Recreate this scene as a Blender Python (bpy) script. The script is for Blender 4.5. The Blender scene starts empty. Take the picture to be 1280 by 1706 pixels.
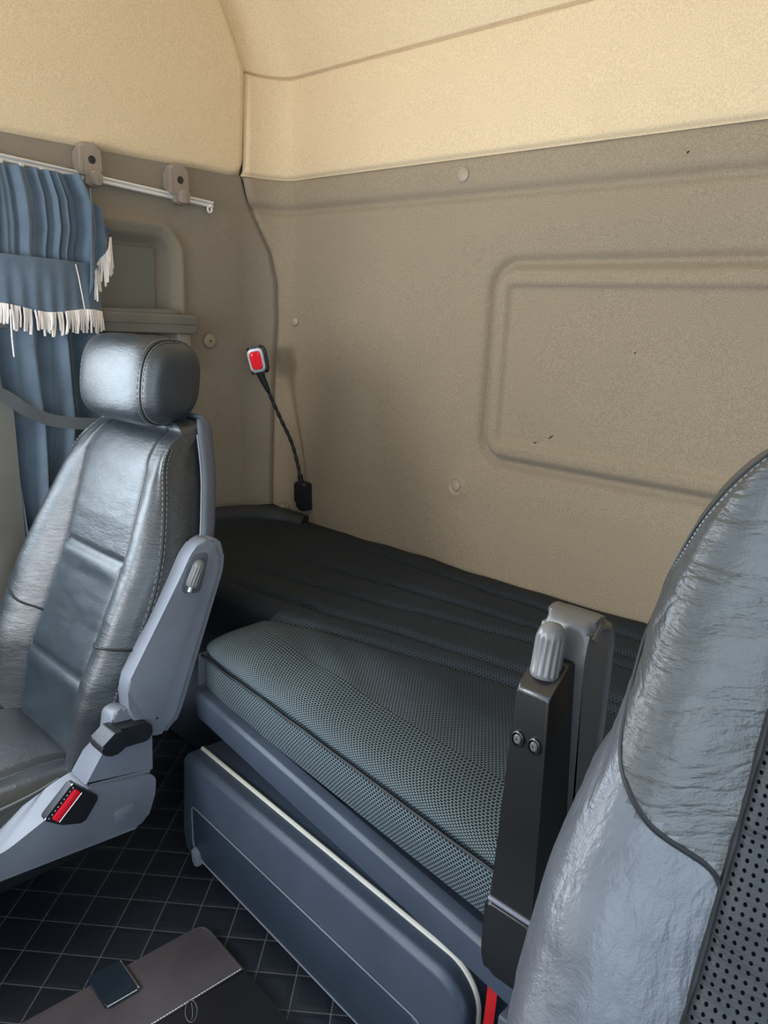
import bpy, bmesh, math, random
from mathutils import Vector, Matrix, noise
PI = math.pi
random.seed(4)
C = bpy.context.scene.collection

# ---------------------------------------------------------------- camera, world, lights
cd = bpy.data.cameras.new('camera'); cam = bpy.data.objects.new('camera', cd); C.objects.link(cam)
cd.sensor_fit = 'HORIZONTAL'; cd.sensor_width = 36.0; cd.lens = 1281.0/1280.0*36.0
cd.clip_start = 0.01; cd.clip_end = 100
R_ = Matrix(((0.7228, -0.2003, 0.6614), (0.6898, 0.1518, -0.7079), (0.0414, 0.9679, 0.2479)))
cam.matrix_world = Matrix.Translation((1.7552, -1.4077, 1.35)) @ R_.to_4x4()
bpy.context.scene.camera = cam

def new_world():
    w = bpy.data.worlds.new('sky'); bpy.context.scene.world = w; w.use_nodes = True
    nt = w.node_tree; nt.nodes.clear()
    o = nt.nodes.new('ShaderNodeOutputWorld'); b = nt.nodes.new('ShaderNodeBackground')
    b.inputs[0].default_value = (0.60, 0.79, 1.0, 1); b.inputs[1].default_value = 2.8
    nt.links.new(b.outputs[0], o.inputs[0])
new_world()

def area(name, loc, target, sx, sy, power, color):
    l = bpy.data.lights.new(name, 'AREA'); l.shape = 'RECTANGLE'; l.size = sx; l.size_y = sy
    l.energy = power; l.color = color
    o = bpy.data.objects.new(name, l); C.objects.link(o); o.location = loc
    d = Vector(target) - Vector(loc); o.rotation_euler = d.to_track_quat('-Z', 'Y').to_euler()
    return o
# daylight entering through the windscreen, the passenger window and the open driver's door
area('windscreen_daylight', (0.50, -2.25, 1.38), (0.45, 0, 1.15), 0.50, 0.42, 15, (0.97, 0.97, 0.98))
area('passenger_window_daylight', (-0.03, -1.29, 1.30), (1.3, -1.29, 1.28), 0.90, 0.64, 15, (0.80, 0.91, 1.0))
area('driver_door_daylight', (2.36, -1.45, 1.25), (0.6, -0.75, 0.95), 0.95, 1.0, 7, (0.86, 0.94, 1.0))
# unseen warm lamp added to light the headliner, as sun off the dashboard would
area('dashboard_bounce_fill', (1.0, -1.95, 0.98), (0.9, -0.3, 2.0), 1.6, 0.3, 3.8, (1.0, 0.90, 0.74))

vs = bpy.context.scene.view_settings
vs.view_transform = 'Standard'; vs.look = 'None'; vs.gamma = 1.0; vs.exposure = 0.0; vs.use_curve_mapping = False

# ---------------------------------------------------------------- materials
def nodes(name):
    m = bpy.data.materials.new(name); m.use_nodes = True
    nt = m.node_tree; b = nt.nodes['Principled BSDF']
    return m, nt, b
def N(nt, t, **k):
    n = nt.nodes.new(t)
    for a, v in k.items():
        if a in ('operation', 'blend_type', 'data_type', 'feature', 'wave_type', 'noise_dimensions'): setattr(n, a, v)
    return n
def math_n(nt, op, a, b=None, c=None, clamp=False):
    n = nt.nodes.new('ShaderNodeMath'); n.operation = op; n.use_clamp = clamp
    for i, v in enumerate((a, b, c)):
        if v is None: continue
        if isinstance(v, (int, float)): n.inputs[i].default_value = v
        else: nt.links.new(v, n.inputs[i])
    return n.outputs[0]
def mixc(nt, f, a, b):
    n = nt.nodes.new('ShaderNodeMix'); n.data_type = 'RGBA'
    nt.links.new(f, n.inputs[0])
    for s, v in ((6, a), (7, b)):
        if isinstance(v, tuple): n.inputs[s].default_value = (*v, 1)
        else: nt.links.new(v, n.inputs[s])
    return n.outputs[2]
def noise_n(nt, scale, detail=3, rough=.55, vec=None, stretch=None, dist=0):
    n = nt.nodes.new('ShaderNodeTexNoise'); n.inputs['Scale'].default_value = scale
    n.inputs['Detail'].default_value = detail; n.inputs['Roughness'].default_value = rough
    n.inputs['Distortion'].default_value = dist
    if vec is None: vec = nt.nodes.new('ShaderNodeTexCoord').outputs['Object']
    if stretch:
        mp = nt.nodes.new('ShaderNodeMapping'); mp.inputs['Scale'].default_value = stretch[:3]
        if len(stretch) > 3: mp.inputs['Rotation'].default_value = stretch[3:]
        nt.links.new(vec, mp.inputs[0]); vec = mp.outputs[0]
    nt.links.new(vec, n.inputs['Vector'])
    return n.outputs[0]
def bump(nt, b, h, strength, dist, prev=None):
    n = nt.nodes.new('ShaderNodeBump'); n.inputs['Strength'].default_value = strength; n.inputs['Distance'].default_value = dist
    nt.links.new(h, n.inputs['Height'])
    if prev is not None: nt.links.new(prev, n.inputs['Normal'])
    if b is not None: nt.links.new(n.outputs[0], b.inputs['Normal'])
    return n.outputs[0]
def ramp(nt, v, lo, hi):
    n = nt.nodes.new('ShaderNodeMapRange'); n.inputs[1].default_value = lo; n.inputs[2].default_value = hi; n.clamp = True
    nt.links.new(v, n.inputs[0]); return n.outputs[0]

def plain(name, col, rough=.5, metal=0, spec=.5, grain=0, gscale=600, var=.12, coat=0):
    m, nt, b = nodes(name)
    b.inputs['Roughness'].default_value = rough; b.inputs['Metallic'].default_value = metal
    b.inputs['Specular IOR Level'].default_value = spec; b.inputs['Coat Weight'].default_value = coat
    v = noise_n(nt, 9, 4)
    nt.links.new(mixc(nt, ramp(nt, v, .3, .7), tuple(c*(1-var) for c in col), tuple(min(1, c*(1+var)) for c in col)), b.inputs['Base Color'])
    if grain: bump(nt, b, noise_n(nt, gscale, 2), grain, .0006)
    return m
def lining(name, col, speck=.16, gr=.5, scale=420):
    m, nt, b = nodes(name); b.inputs['Roughness'].default_value = .92; b.inputs['Specular IOR Level'].default_value = .15
    b.inputs['Sheen Weight'].default_value = .15
    a = mixc(nt, ramp(nt, noise_n(nt, scale, 2), .35, .65), tuple(c*(1-speck) for c in col), tuple(c*(1+speck) for c in col))
    bl = ramp(nt, noise_n(nt, 3.0, 3), .3, .75)
    mx = nt.nodes.new('ShaderNodeMix'); mx.data_type = 'RGBA'; mx.blend_type = 'MULTIPLY'; mx.inputs[0].default_value = 1
    nt.links.new(a, mx.inputs[6]); nt.links.new(mixc(nt, bl, (.93, .93, .94), (1, 1, 1)), mx.inputs[7])
    nt.links.new(mx.outputs[2], b.inputs['Base Color'])
    p = bump(nt, None, noise_n(nt, scale, 3, .7), gr, .0015)
    bump(nt, b, noise_n(nt, 60, 3, .6), .12, .004, p)
    return m
def leather(name, col, rough=.4, wrinkle=.35, wscale=26, stretch=(1, 1, 3.2, 0, 0, 0), big=0, perforated=False, spec=.6):
    m, nt, b = nodes(name)
    b.inputs['Specular IOR Level'].default_value = spec
    v = noise_n(nt, 14, 4)
    nt.links.new(mixc(nt, ramp(nt, v, .3, .7), tuple(c*.85 for c in col), tuple(c*1.2 for c in col)), b.inputs['Base Color'])
    rr = nt.nodes.new('ShaderNodeMapRange'); rr.inputs[3].default_value = rough-.06; rr.inputs[4].default_value = rough+.08
    nt.links.new(noise_n(nt, 40, 4), rr.inputs[0]); nt.links.new(rr.outputs[0], b.inputs['Roughness'])
    vo = nt.nodes.new('ShaderNodeTexVoronoi'); vo.inputs['Scale'].default_value = 480
    nt.links.new(nt.nodes.new('ShaderNodeTexCoord').outputs['Object'], vo.inputs['Vector'])
    p = bump(nt, None, vo.outputs['Distance'], .18, .0007)
    p = bump(nt, None, noise_n(nt, wscale, 5, .6, stretch=stretch, dist=.6), wrinkle, .006, p)
    if big:
        rd = math_n(nt, 'ABSOLUTE', math_n(nt, 'SUBTRACT', noise_n(nt, big, 4, .5, stretch=stretch, dist=.8), .5))
        p = bump(nt, None, ramp(nt, rd, 0, .05), .30, .0022, p)
    if perforated:
        uv = nt.nodes.new('ShaderNodeTexCoord').outputs['UV']
        sp = nt.nodes.new('ShaderNodeSeparateXYZ'); nt.links.new(uv, sp.inputs[0])
        k = 2*PI/.0082
        a = math_n(nt, 'MULTIPLY', math_n(nt, 'COSINE', math_n(nt, 'MULTIPLY', math_n(nt, 'ADD', sp.outputs[0], sp.outputs[1]), k*.72)),
                   math_n(nt, 'COSINE', math_n(nt, 'MULTIPLY', math_n(nt, 'SUBTRACT', sp.outputs[0], sp.outputs[1]), k*.72)))
        hole = ramp(nt, a, .55, .70)
        base = b.inputs['Base Color'].links[0].from_socket
        nt.links.new(mixc(nt, hole, base, (.003, .003, .004)), b.inputs['Base Color'])
        nt.links.new(math_n(nt, 'MULTIPLY', math_n(nt, 'SUBTRACT', 1.0, hole), .32), b.inputs['Specular IOR Level'])
        p = bump(nt, None, math_n(nt, 'SUBTRACT', 1.0, hole), .8, .002, p)
    nt.links.new(p, b.inputs['Normal'])
    return m
def mesh_cloth():
    m, nt, b = nodes('honeycomb_mesh_cloth'); b.inputs['Roughness'].default_value = .85; b.inputs['Specular IOR Level'].default_value = .3
    uv = nt.nodes.new('ShaderNodeTexCoord').outputs['UV']
    sp = nt.nodes.new('ShaderNodeSeparateXYZ'); nt.links.new(uv, sp.inputs[0])
    a = .0052; k = 4*PI/(math.sqrt(3)*a); tot = None
    for ang in (90, 210, 330):
        kx, ky = k*math.cos(math.radians(ang))*.80, k*math.sin(math.radians(ang))*1.15
        d = math_n(nt, 'ADD', math_n(nt, 'MULTIPLY', sp.outputs[0], kx), math_n(nt, 'MULTIPLY', sp.outputs[1], ky))
        c = math_n(nt, 'COSINE', d); tot = c if tot is None else math_n(nt, 'ADD', tot, c)
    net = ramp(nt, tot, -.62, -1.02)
    # pale net is strongest at the front edge and fades towards the back (uv.y runs from the rail backwards)
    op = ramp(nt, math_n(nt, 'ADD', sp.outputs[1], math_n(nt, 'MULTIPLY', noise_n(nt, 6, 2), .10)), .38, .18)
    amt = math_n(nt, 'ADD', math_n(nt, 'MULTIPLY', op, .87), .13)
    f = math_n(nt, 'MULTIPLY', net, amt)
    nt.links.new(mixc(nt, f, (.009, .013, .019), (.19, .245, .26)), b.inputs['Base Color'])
    p = bump(nt, None, f, .5, .001)
    bump(nt, b, noise_n(nt, 30, 3), .2, .004, p)
    return m
def quilt():
    m, nt, b = nodes('quilted_mat_leather'); b.inputs['Specular IOR Level'].default_value = .5
    b.inputs['Roughness'].default_value = .42
    g = nt.nodes.new('ShaderNodeNewGeometry').outputs['Position']
    sp = nt.nodes.new('ShaderNodeSeparateXYZ'); nt.links.new(g, sp.inputs[0])
    X = math_n(nt, 'SUBTRACT', sp.outputs[0], .4599); Y = math_n(nt, 'SUBTRACT', sp.outputs[1], -.9589)
    s = .0670; c1, s1 = .7690, .6393
    U = math_n(nt, 'DIVIDE', math_n(nt, 'ADD', math_n(nt, 'MULTIPLY', X, c1), math_n(nt, 'MULTIPLY', Y, s1)), s)
    V = math_n(nt, 'DIVIDE', math_n(nt, 'SUBTRACT', math_n(nt, 'MULTIPLY', Y, c1), math_n(nt, 'MULTIPLY', X, s1)), s)
    def line(a, along):
        d = math_n(nt, 'ABSOLUTE', math_n(nt, 'SUBTRACT', math_n(nt, 'FRACT', math_n(nt, 'ADD', a, .5)), .5))
        dash = ramp(nt, math_n(nt, 'SINE', math_n(nt, 'MULTIPLY', along, 2*PI*17)), -.5, .1)
        return d, math_n(nt, 'MULTIPLY', ramp(nt, d, .022, .010), dash)
    d1, l1 = line(U, V); d2, l2 = line(V, U)
    st = math_n(nt, 'MAXIMUM', l1, l2)
    nt.links.new(mixc(nt, st, (.014, .018, .026), (.17, .18, .19)), b.inputs['Base Color'])
    h = math_n(nt, 'MINIMUM', ramp(nt, d1, 0, .16), ramp(nt, d2, 0, .16))
    p = bump(nt, None, h, .35, .004)
    bump(nt, b, noise_n(nt, 220, 3, .6), .25, .001, p)
    return m
def curtain_cloth():
    m, nt, b = nodes('curtain_cloth'); b.inputs['Roughness'].default_value = .8; b.inputs['Specular IOR Level'].default_value = .2
    b.inputs['Sheen Weight'].default_value = .3
    nt.links.new(mixc(nt, ramp(nt, noise_n(nt, 18, 4), .3, .7), (.085, .118, .152), (.115, .154, .195)), b.inputs['Base Color'])
    bump(nt, b, noise_n(nt, 25, 4, stretch=(1, 1, .35)), .3, .006)
    return m

M = dict(
    headliner=lining('beige_headliner_cloth', (.70, .53, .325), .10, .35, 330),
    wall=lining('brown_wall_lining', (.300, .235, .158), .16, .5, 420),
    side=lining('grey_brown_side_lining', (.245, .203, .150), .12, .4, 420),
    blank=lining('grey_green_window_blank', (.17, .165, .135), .08, .3),
    plastic=plain('taupe_plastic', (.26, .205, .16), .45, grain=.3),
    shelfp=plain('olive_grey_plastic', (.16, .15, .125), .5, grain=.3),
    cap=plain('beige_cap_plastic', (.30, .24, .17), .42),
    dark=plain('black_plastic', (.010, .012, .015), .42, grain=.3),
    gap=plain('dark_joint', (.02, .017, .013), .8),
    alu=plain('white_aluminium', (.75, .73, .70), .3, .3),
    leather=leather('dark_leather', (.019, .023, .027), .37, .16, 55, (1, 1, 3.5, 0, .15, 0), spec=.85),
    leatherw=leather('creased_side_leather', (.017, .020, .023), .40, .48, 60, (1, 1, 4, 0, .3, 0), spec=.75),
    leather_smooth=leather('smooth_leather', (.017, .025, .032), .38, .06, 30, spec=.8),
    leather_top=leather('rumpled_leather', (.048, .048, .046), .38, .42, 24, (1.0, 1.0, 3.0, .35, -.55, 0), 8),
    leather_low=leather('sheen_grey_leather', (.080, .083, .093), .34, .24, 40, (1.6, 1.6, 1.0, .5, .5, 0), 6),  # base colour lightened to carry the silver sheen of window light
    leather_perf=leather('perforated_leather', (.020, .023, .028), .46, .3, 16, (1, 1, 3.5, .3, 0, 0), 0, True),
    thread=plain('dark_thread', (.14, .15, .155), .6),
    seam=plain('seam_shadow_leather', (.006, .007, .008), .6),
    grey=plain('grey_moulded_plastic', (.172, .186, .222), .42, grain=.35, gscale=500),
    greyd=plain('dark_grey_plastic', (.085, .095, .12), .5, grain=.35),  # darker grey plastic for the shell, recess and outer panels
    blue=plain('blue_grey_plastic', (.052, .068, .098), .46, grain=.5, gscale=450),
    bluedoor=plain('deep_blue_grey_plastic', (.026, .040, .062), .45, grain=.5, gscale=450),
    strip=plain('silver_cream_trim', (.62, .60, .52), .35),
    vinyl=plain('dark_blue_vinyl', (.018, .022, .028), .55, grain=.3),
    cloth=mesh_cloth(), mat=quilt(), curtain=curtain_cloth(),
    fringe=plain('cream_fringe_yarn', (.80, .72, .66), .9, spec=.1),
    belt=plain('grey_belt_webbing', (.080, .088, .088), .7, grain=.5, gscale=900),
    red=plain('red_plastic', (.80, .012, .03), .3),
    redstrap=plain('red_webbing', (.62, .008, .015), .7, grain=.5, gscale=900),
    chrome=plain('silver_plastic', (.55, .56, .56), .25, .6),
    knob=plain('grey_knob_plastic', (.15, .15, .148), .30),
    knobdark=plain('dark_grey_knob_plastic', (.11, .115, .115), .36),
    armmetal=plain('black_satin_metal', (.055, .055, .056), .27, .75, grain=.15),
    armblack=plain('black_arm_plastic', (.014, .015, .017), .38, .1, grain=.2),
    armpad=plain('worn_grey_arm_pad', (.13, .128, .125), .38, .35, grain=.5, gscale=120),
    suede=plain('brown_grey_suede', (.075, .066, .073), .9, spec=.2, grain=.6, gscale=700, var=.22),
    blackle=plain('black_notebook_leather', (.010, .010, .012), .35, grain=.3, gscale=300),
    tab=plain('blue_black_tab_leather', (.016, .025, .038), .28),
    white=plain('white_marking', (.75, .75, .75), .5),
)
ml, nt, b = nodes('red_lamp_lens')
b.inputs['Base Color'].default_value = (.85, .02, .03, 1); b.inputs['Roughness'].default_value = .12
b.inputs['Coat Weight'].default_value = .6
bump(nt, b, noise_n(nt, 260, 1), .3, .001); M['lens'] = ml

# ---------------------------------------------------------------- helpers
def link(name, me, m, parent=None, smooth=True, loc=None):
    o = bpy.data.objects.new(name, me); C.objects.link(o)
    for mm in (m if isinstance(m, (list, tuple)) else [m]): me.materials.append(mm)
    if smooth: me.polygons.foreach_set('use_smooth', [True]*len(me.polygons))
    if parent: o.parent = parent; o.matrix_parent_inverse = Matrix.Translation(parent.location).inverted()
    return o
def mesh(name, vs_, fs, m, parent=None, smooth=True, uvs=None, recalc=True):
    me = bpy.data.meshes.new(name); me.from_pydata([tuple(v) for v in vs_], [], fs)
    if uvs is not None:
        ul = me.uv_layers.new(name='UVMap')
        for l in me.loops: ul.data[l.index].uv = uvs[l.vertex_index]
    if recalc:
        bm = bmesh.new(); bm.from_mesh(me); bmesh.ops.recalc_face_normals(bm, faces=bm.faces); bm.to_mesh(me); bm.free()
    return link(name, me, m, parent, smooth)
def from_bm(name, bm, m, parent=None, smooth=True, sharp=35):
    bmesh.ops.recalc_face_normals(bm, faces=bm.faces)
    me = bpy.data.meshes.new(name); bm.to_mesh(me); bm.free()
    o = link(name, me, m, parent, smooth)
    if smooth: me.set_sharp_from_angle(angle=math.radians(sharp))
    return o
def tag(o, label, cat, group=None):
    o['label'] = label; o['category'] = cat
    if group: o['group'] = group
    return o
def struct(o):
    o['kind'] = 'structure'; return o
def thing(name, loc, label, cat, group=None):
    o = bpy.data.objects.new(name, None); C.objects.link(o); o.location = loc; o.empty_display_size = .05
    return tag(o, label, cat, group)
def box(bm, lo, hi, bev=0, seg=3, mtx=None):
    r = bmesh.ops.create_cube(bm, size=1); v = r['verts']
    lo, hi = Vector(lo), Vector(hi)
    for p in v: p.co = Vector(((p.co.x+.5)*(hi.x-lo.x)+lo.x, (p.co.y+.5)*(hi.y-lo.y)+lo.y, (p.co.z+.5)*(hi.z-lo.z)+lo.z))
    es = list({e for p in v for e in p.link_edges})
    if bev:
        r2 = bmesh.ops.bevel(bm, geom=es, offset=bev, segments=seg, profile=.5, affect='EDGES')
        v = list({q for f in r2['faces'] for q in f.verts} | {q for q in v if q.is_valid})
    if mtx:
        for q in v: q.co = mtx @ q.co
    return v
def prism(bm, poly, fn, a, b_, bev=.004, seg=2):
    """poly: 2-D outline, fn(p, depth)->3-D; bevelled solid between depths a and b_."""
    A = [bm.verts.new(fn(p, a)) for p in poly]; B = [bm.verts.new(fn(p, b_)) for p in poly]
    n = len(poly); caps = [bm.faces.new(A), bm.faces.new(B[::-1])]
    for i in range(n): bm.faces.new((A[i], B[i], B[(i+1) % n], A[(i+1) % n]))
    if bev:
        es = [e for f in caps for e in f.edges]
        bmesh.ops.bevel(bm, geom=es, offset=bev, segments=seg, profile=.5, affect='EDGES')
def rounded(pts, r, n=5):
    out = []; m_ = len(pts)
    rs = r if isinstance(r, (list, tuple)) else [r]*m_
    for i in range(m_):
        p = Vector(pts[i]); a = Vector(pts[i-1]); c = Vector(pts[(i+1) % m_]); rr = rs[i]
        if rr <= 0: out.append(tuple(p)); continue
        da = (a-p); dc = (c-p); rr = min(rr, da.length*.49, dc.length*.49)
        pa = p+da.normalized()*rr; pc = p+dc.normalized()*rr
        for k in range(n+1):
            t = k/n; q = pa*(1-t)**2+p*2*t*(1-t)+pc*t*t; out.append(tuple(q))
    return out
def spline(pts, n=8):
    P = [Vector(p) for p in pts]; out = []
    for i in range(len(P)-1):
        p0 = P[max(i-1, 0)]; p1 = P[i]; p2 = P[i+1]; p3 = P[min(i+2, len(P)-1)]
        for k in range(n):
            t = k/n
            out.append(.5*((2*p1)+(p2-p0)*t+(2*p0-5*p1+4*p2-p3)*t*t+(3*p1-p0-3*p2+p3)*t**3))
    out.append(P[-1]); return out
def tube(bm, pts, r, seg=10, flat=None, closed=False):
    P = [Vector(p) for p in pts]; n = len(P); rings = []
    up = Vector((0, 0, 1)); prev = None
    for i in range(n):
        if closed: t = P[(i+1) % n]-P[i-1]
        else: t = P[min(i+1, n-1)]-P[max(i-1, 0)]
        if t.length < 1e-9: t = Vector((0, 0, 1))
        t.normalize()
        if prev is None:
            a = up if abs(t.dot(up)) < .9 else Vector((1, 0, 0))
            s = t.cross(a).normalized()
        else: s = (prev - t*prev.dot(t)).normalized()
        prev = s; w = t.cross(s)
        rr = r(i/(n-1)) if callable(r) else r
        rings.append([bm.verts.new(P[i]+s*math.cos(2*PI*k/seg)*rr+w*math.sin(2*PI*k/seg)*rr) for k in range(seg)])
    m_ = n if closed else n-1
    for i in range(m_):
        a, b_ = rings[i], rings[(i+1) % n]
        for k in range(seg): bm.faces.new((a[k], a[(k+1) % seg], b_[(k+1) % seg], b_[k]))
    if not closed: bm.faces.new(rings[0][::-1]); bm.faces.new(rings[-1])
def ribbon(bm, pts, side, w, t):
    """flat strap of width w along side vectors, thickness t."""
    P = [Vector(p) for p in pts]; n = len(P); R = []
    for i in range(n):
        tg = (P[min(i+1, n-1)]-P[max(i-1, 0)]).normalized()
        s = Vector(side(i/(n-1)) if callable(side) else side); s = (s-tg*s.dot(tg)).normalized(); nn = tg.cross(s)
        R.append([bm.verts.new(P[i]+s*w/2*a+nn*t/2*b_) for a, b_ in ((-1, -1), (1, -1), (1, 1), (-1, 1))])
    for i in range(n-1):
        for k in range(4): bm.faces.new((R[i][k], R[i][(k+1) % 4], R[i+1][(k+1) % 4], R[i+1][k]))
    bm.faces.new(R[0][::-1]); bm.faces.new(R[-1])
def lathe(bm, prof, origin, axis, seg=24, flute=0, fn=None):
    """prof: list of (radius, height, flute_on)"""
    ax = Vector(axis).normalized(); a = Vector((1, 0, 0)) if abs(ax.x) < .8 else Vector((0, 1, 0))
    s = ax.cross(a).normalized(); w = ax.cross(s); o = Vector(origin); rings = []
    for pr in prof:
        r, h = pr[0], pr[1]; fl = pr[2] if len(pr) > 2 else 0
        ring = []
        for k in range(seg):
            an = 2*PI*k/seg; rr = max(r, 1e-5)
            if fl: rr *= 1-fl*(.5+.5*math.cos(an*flute))
            ring.append(bm.verts.new(o+ax*h+s*math.cos(an)*rr+w*math.sin(an)*rr))
        rings.append(ring)
    for i in range(len(rings)-1):
        for k in range(seg): bm.faces.new((rings[i][k], rings[i][(k+1) % seg], rings[i+1][(k+1) % seg], rings[i+1][k]))
    bm.faces.new(rings[0][::-1]); bm.faces.new(rings[-1])
def grid(name, nu, nv, fn, m, parent=None, uvfn=None, thick=0, closed_u=False, recalc=False):
    V = []; UV = []
    for j in range(nv+1):
        for i in range(nu+1 if not closed_u else nu):
            u, v = i/nu, j/nv; V.append(fn(u, v))
            UV.append(uvfn(u, v) if uvfn else (u, v))
    w = nu+1 if not closed_u else nu; F = []
    for j in range(nv):
        for i in range(nu):
            i2 = (i+1) % w if closed_u else i+1
            F.append((j*w+i, j*w+i2, (j+1)*w+i2, (j+1)*w+i))
    if closed_u: F.append(tuple(range(w))[::-1]); F.append(tuple(nv*w+i for i in range(w)))
    o = mesh(name, V, F, m, parent, True, UV, recalc)
    if thick:
        md = o.modifiers.new('thickness', 'SOLIDIFY'); md.thickness = thick; md.offset = -1
    return o
def lerp(a, b_, t): return a+(b_-a)*t
def interp(tab, x):
    if x <= tab[0][0]: return tab[0][1]
    for (x0, y0), (x1, y1) in zip(tab, tab[1:]):
        if x <= x1: return y0+(y1-y0)*(x-x0)/(x1-x0)
    return tab[-1][1]
def smooth(a, b_, x):
    t = max(0, min(1, (x-a)/(b_-a))); return t*t*(3-2*t)
def gauss(x, w): return math.exp(-(x/w)**2)
def rrect(px, pz, x0, x1, z0, z1, r):
    """signed distance to a rounded rectangle"""
    cx, cz = (x0+x1)/2, (z0+z1)/2; qx = abs(px-cx)-(x1-x0)/2+r; qz = abs(pz-cz)-(z1-z0)/2+r
    return math.hypot(max(qx, 0), max(qz, 0))+min(max(qx, qz), 0)-r
def nz(x, y, z, s): return noise.noise(Vector((x*s, y*s, z*s)))

# ---------------------------------------------------------------- the cab shell
W = 2.25           # inner width
FZ = .28           # mat level
ARC = .10; L0 = ARC*PI/2*1.0
def plan(s):
    """corner plan: s<0 along the side wall, 0..L0 round the corner, then along the back wall -> (x, y, nx, ny)"""
    if s < 0: return 0, -.12+s, 1, 0
    if s < L0:
        a = s/L0*PI/2; return ARC*.8*(1-math.cos(a)), -.12+.12*math.sin(a), math.cos(a), -math.sin(a)
    return ARC*.8+(s-L0), 0, 0, -1
SEAM = [(.5, .085), (.86, .080), (1.15, .083), (1.32, .090), (1.42, .088), (1.50, .072), (1.56, .045), (1.61, .022), (1.64, .012), (1.70, 0)]
def seam_s(z): return interp(SEAM, z)
ZT = 1.685
def backwall(u, v):
    z = .5+(ZT-.5)*v; s0 = seam_s(z); s = s0+(2.30-s0)*u**1.15 if False else s0+(2.30-s0)*u
    x, y, nx, ny = plan(s); h = 0
    d = rrect(x, z, .740, 1.70, 1.055, 1.455, .045)
    h += -.020*gauss(d-.013, .012) - .006*gauss(d-.035, .03)
    h += .004*smooth(.004, -.004, d) - .012*smooth(-.027, -.040, d)
    zl = 1.607+.0*x
    h += -.011*gauss(z-zl, .010) + .006*smooth(zl-.004, zl+.03, z)
    h += -.0045*gauss(math.hypot(x-.675, z-1.491)-.026, .0032)           # pressed disc
    h += .0035*gauss(math.hypot(x-.672, z-.968)-.024, .006)
    h += .010*gauss(x-.36, .22)*smooth(1.5, 1.1, z)-.004*gauss(x-.62, .05)*smooth(1.5, 1.35, z)*smooth(.95, 1.05, z)
    h += -.012*gauss(s-s0, .0055)                                       # joint with the side lining
    h += .0012*nz(x, z, 3, 9)+.0005*nz(x, z, 7, 40)
    h -= .008*smooth(ZT-.012, ZT, z)
    return (x+nx*h, y+ny*h, z)
struct(grid('wall_back', 420, 220, backwall, M['wall']))
def sidewall(u, v):
    z = .5+(ZT-.5)*v; s1 = seam_s(z); s = lerp(-.74, s1, u)
    x, y, nx, ny = plan(s); h = 0
    d = rrect(y, z, -1.2, -.300, 1.05, 1.548, .085)
    h += .012*gauss(d+.010, .014)
    h += -.042*smooth(-.030, -.058, d)
    h += -.012*gauss(s-s1, .0055)
    h += .0015*nz(y, z, 5, 8)+.0006*nz(y, z, 2, 40)
    h += -.004*gauss(math.hypot(y+.226, z-1.265)-.018, .004)
    h -= .006*smooth(ZT-.010, ZT, z)
    return (x+nx*h, y+ny*h, z)
struct(grid('wall_left', 190, 220, sidewall, M['side']))
# window blank inside the recess: darker cloth panel
def blank(u, v):
    y = lerp(-.735, -.366, u); z = lerp(1.24, 1.485, v)
    return (-.0285+.0006*nz(y, z, 2, 12), y, z)
struct(grid('window_1', 40, 30, blank, M['blank']))
# upper lining
def upper_back(u, v):
    z = lerp(ZT-.002, 1.925, v); s = lerp(.0, 2.30, u); x, y, nx, ny = plan(s)
    h = .012+.004*math.sin(PI*v)
    h -= .010*gauss(v, .028)+.010*gauss(1-v, .014)+.012*gauss(s, .004)
    h += .001*nz(x, z, 1, 6)
    return (x+nx*h, y+ny*h, z)
struct(grid('trim_1', 300, 110, upper_back, M['headliner']))
def roofprof(w):          # w 0..1: up the back slope, then forward along the roof
    P = [(0, 1.925), (-.035, 2.00), (-.075, 2.08), (-.13, 2.17), (-.23, 2.27), (-.40, 2.33), (-.8, 2.36), (-1.5, 2.34), (-2.1, 2.22), (-2.3, 2.05)]
    a = w*(len(P)-1); i = min(int(a), len(P)-2); t = a-i
    return lerp(P[i][0], P[i+1][0], t), lerp(P[i][1], P[i+1][1], t)
def roof(u, v):
    v = v**1.4
    dy, z = roofprof(v); s = lerp(0, 2.30, u); x, y, nx, ny = plan(s)
    k = max(0, 1-v*6); yy = y
    h = .012-.010*gauss(v, .003)-.010*gauss(s, .004)
    return (x+nx*h*k+(0 if k else 0), yy+dy+ny*h*k, z-(1-k)*0)
struct(grid('ceiling', 150, 240, roof, M['headliner']))
def upper_left(u, v):
    # rear edge follows the roof slope
    z = lerp(ZT-.010, 2.36, v)
    if z < 1.925: ye = -.118
    else: ye = -.118+interp([(1.925, 0), (2.0, -.035), (2.08, -.075), (2.17, -.13), (2.27, -.23), (2.33, -.40), (2.36, -.8)], z)
    y = lerp(-2.25, ye, u); x = .010+.010*math.sin(PI*min(1, v*1.2))
    e = ye-y; rc = math.hypot(max(0, .05-e), max(0, .05-(z-ZT+.01)))
    h = -.016*gauss(e, .007)-.012*gauss(z-ZT+.01, .010)-.012*smooth(.04, .052, rc)
    return (x+h+.001*nz(y, z, 0, 5), y, z)
struct(grid('trim_2', 260, 110, upper_left, M['headliner']))
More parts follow.
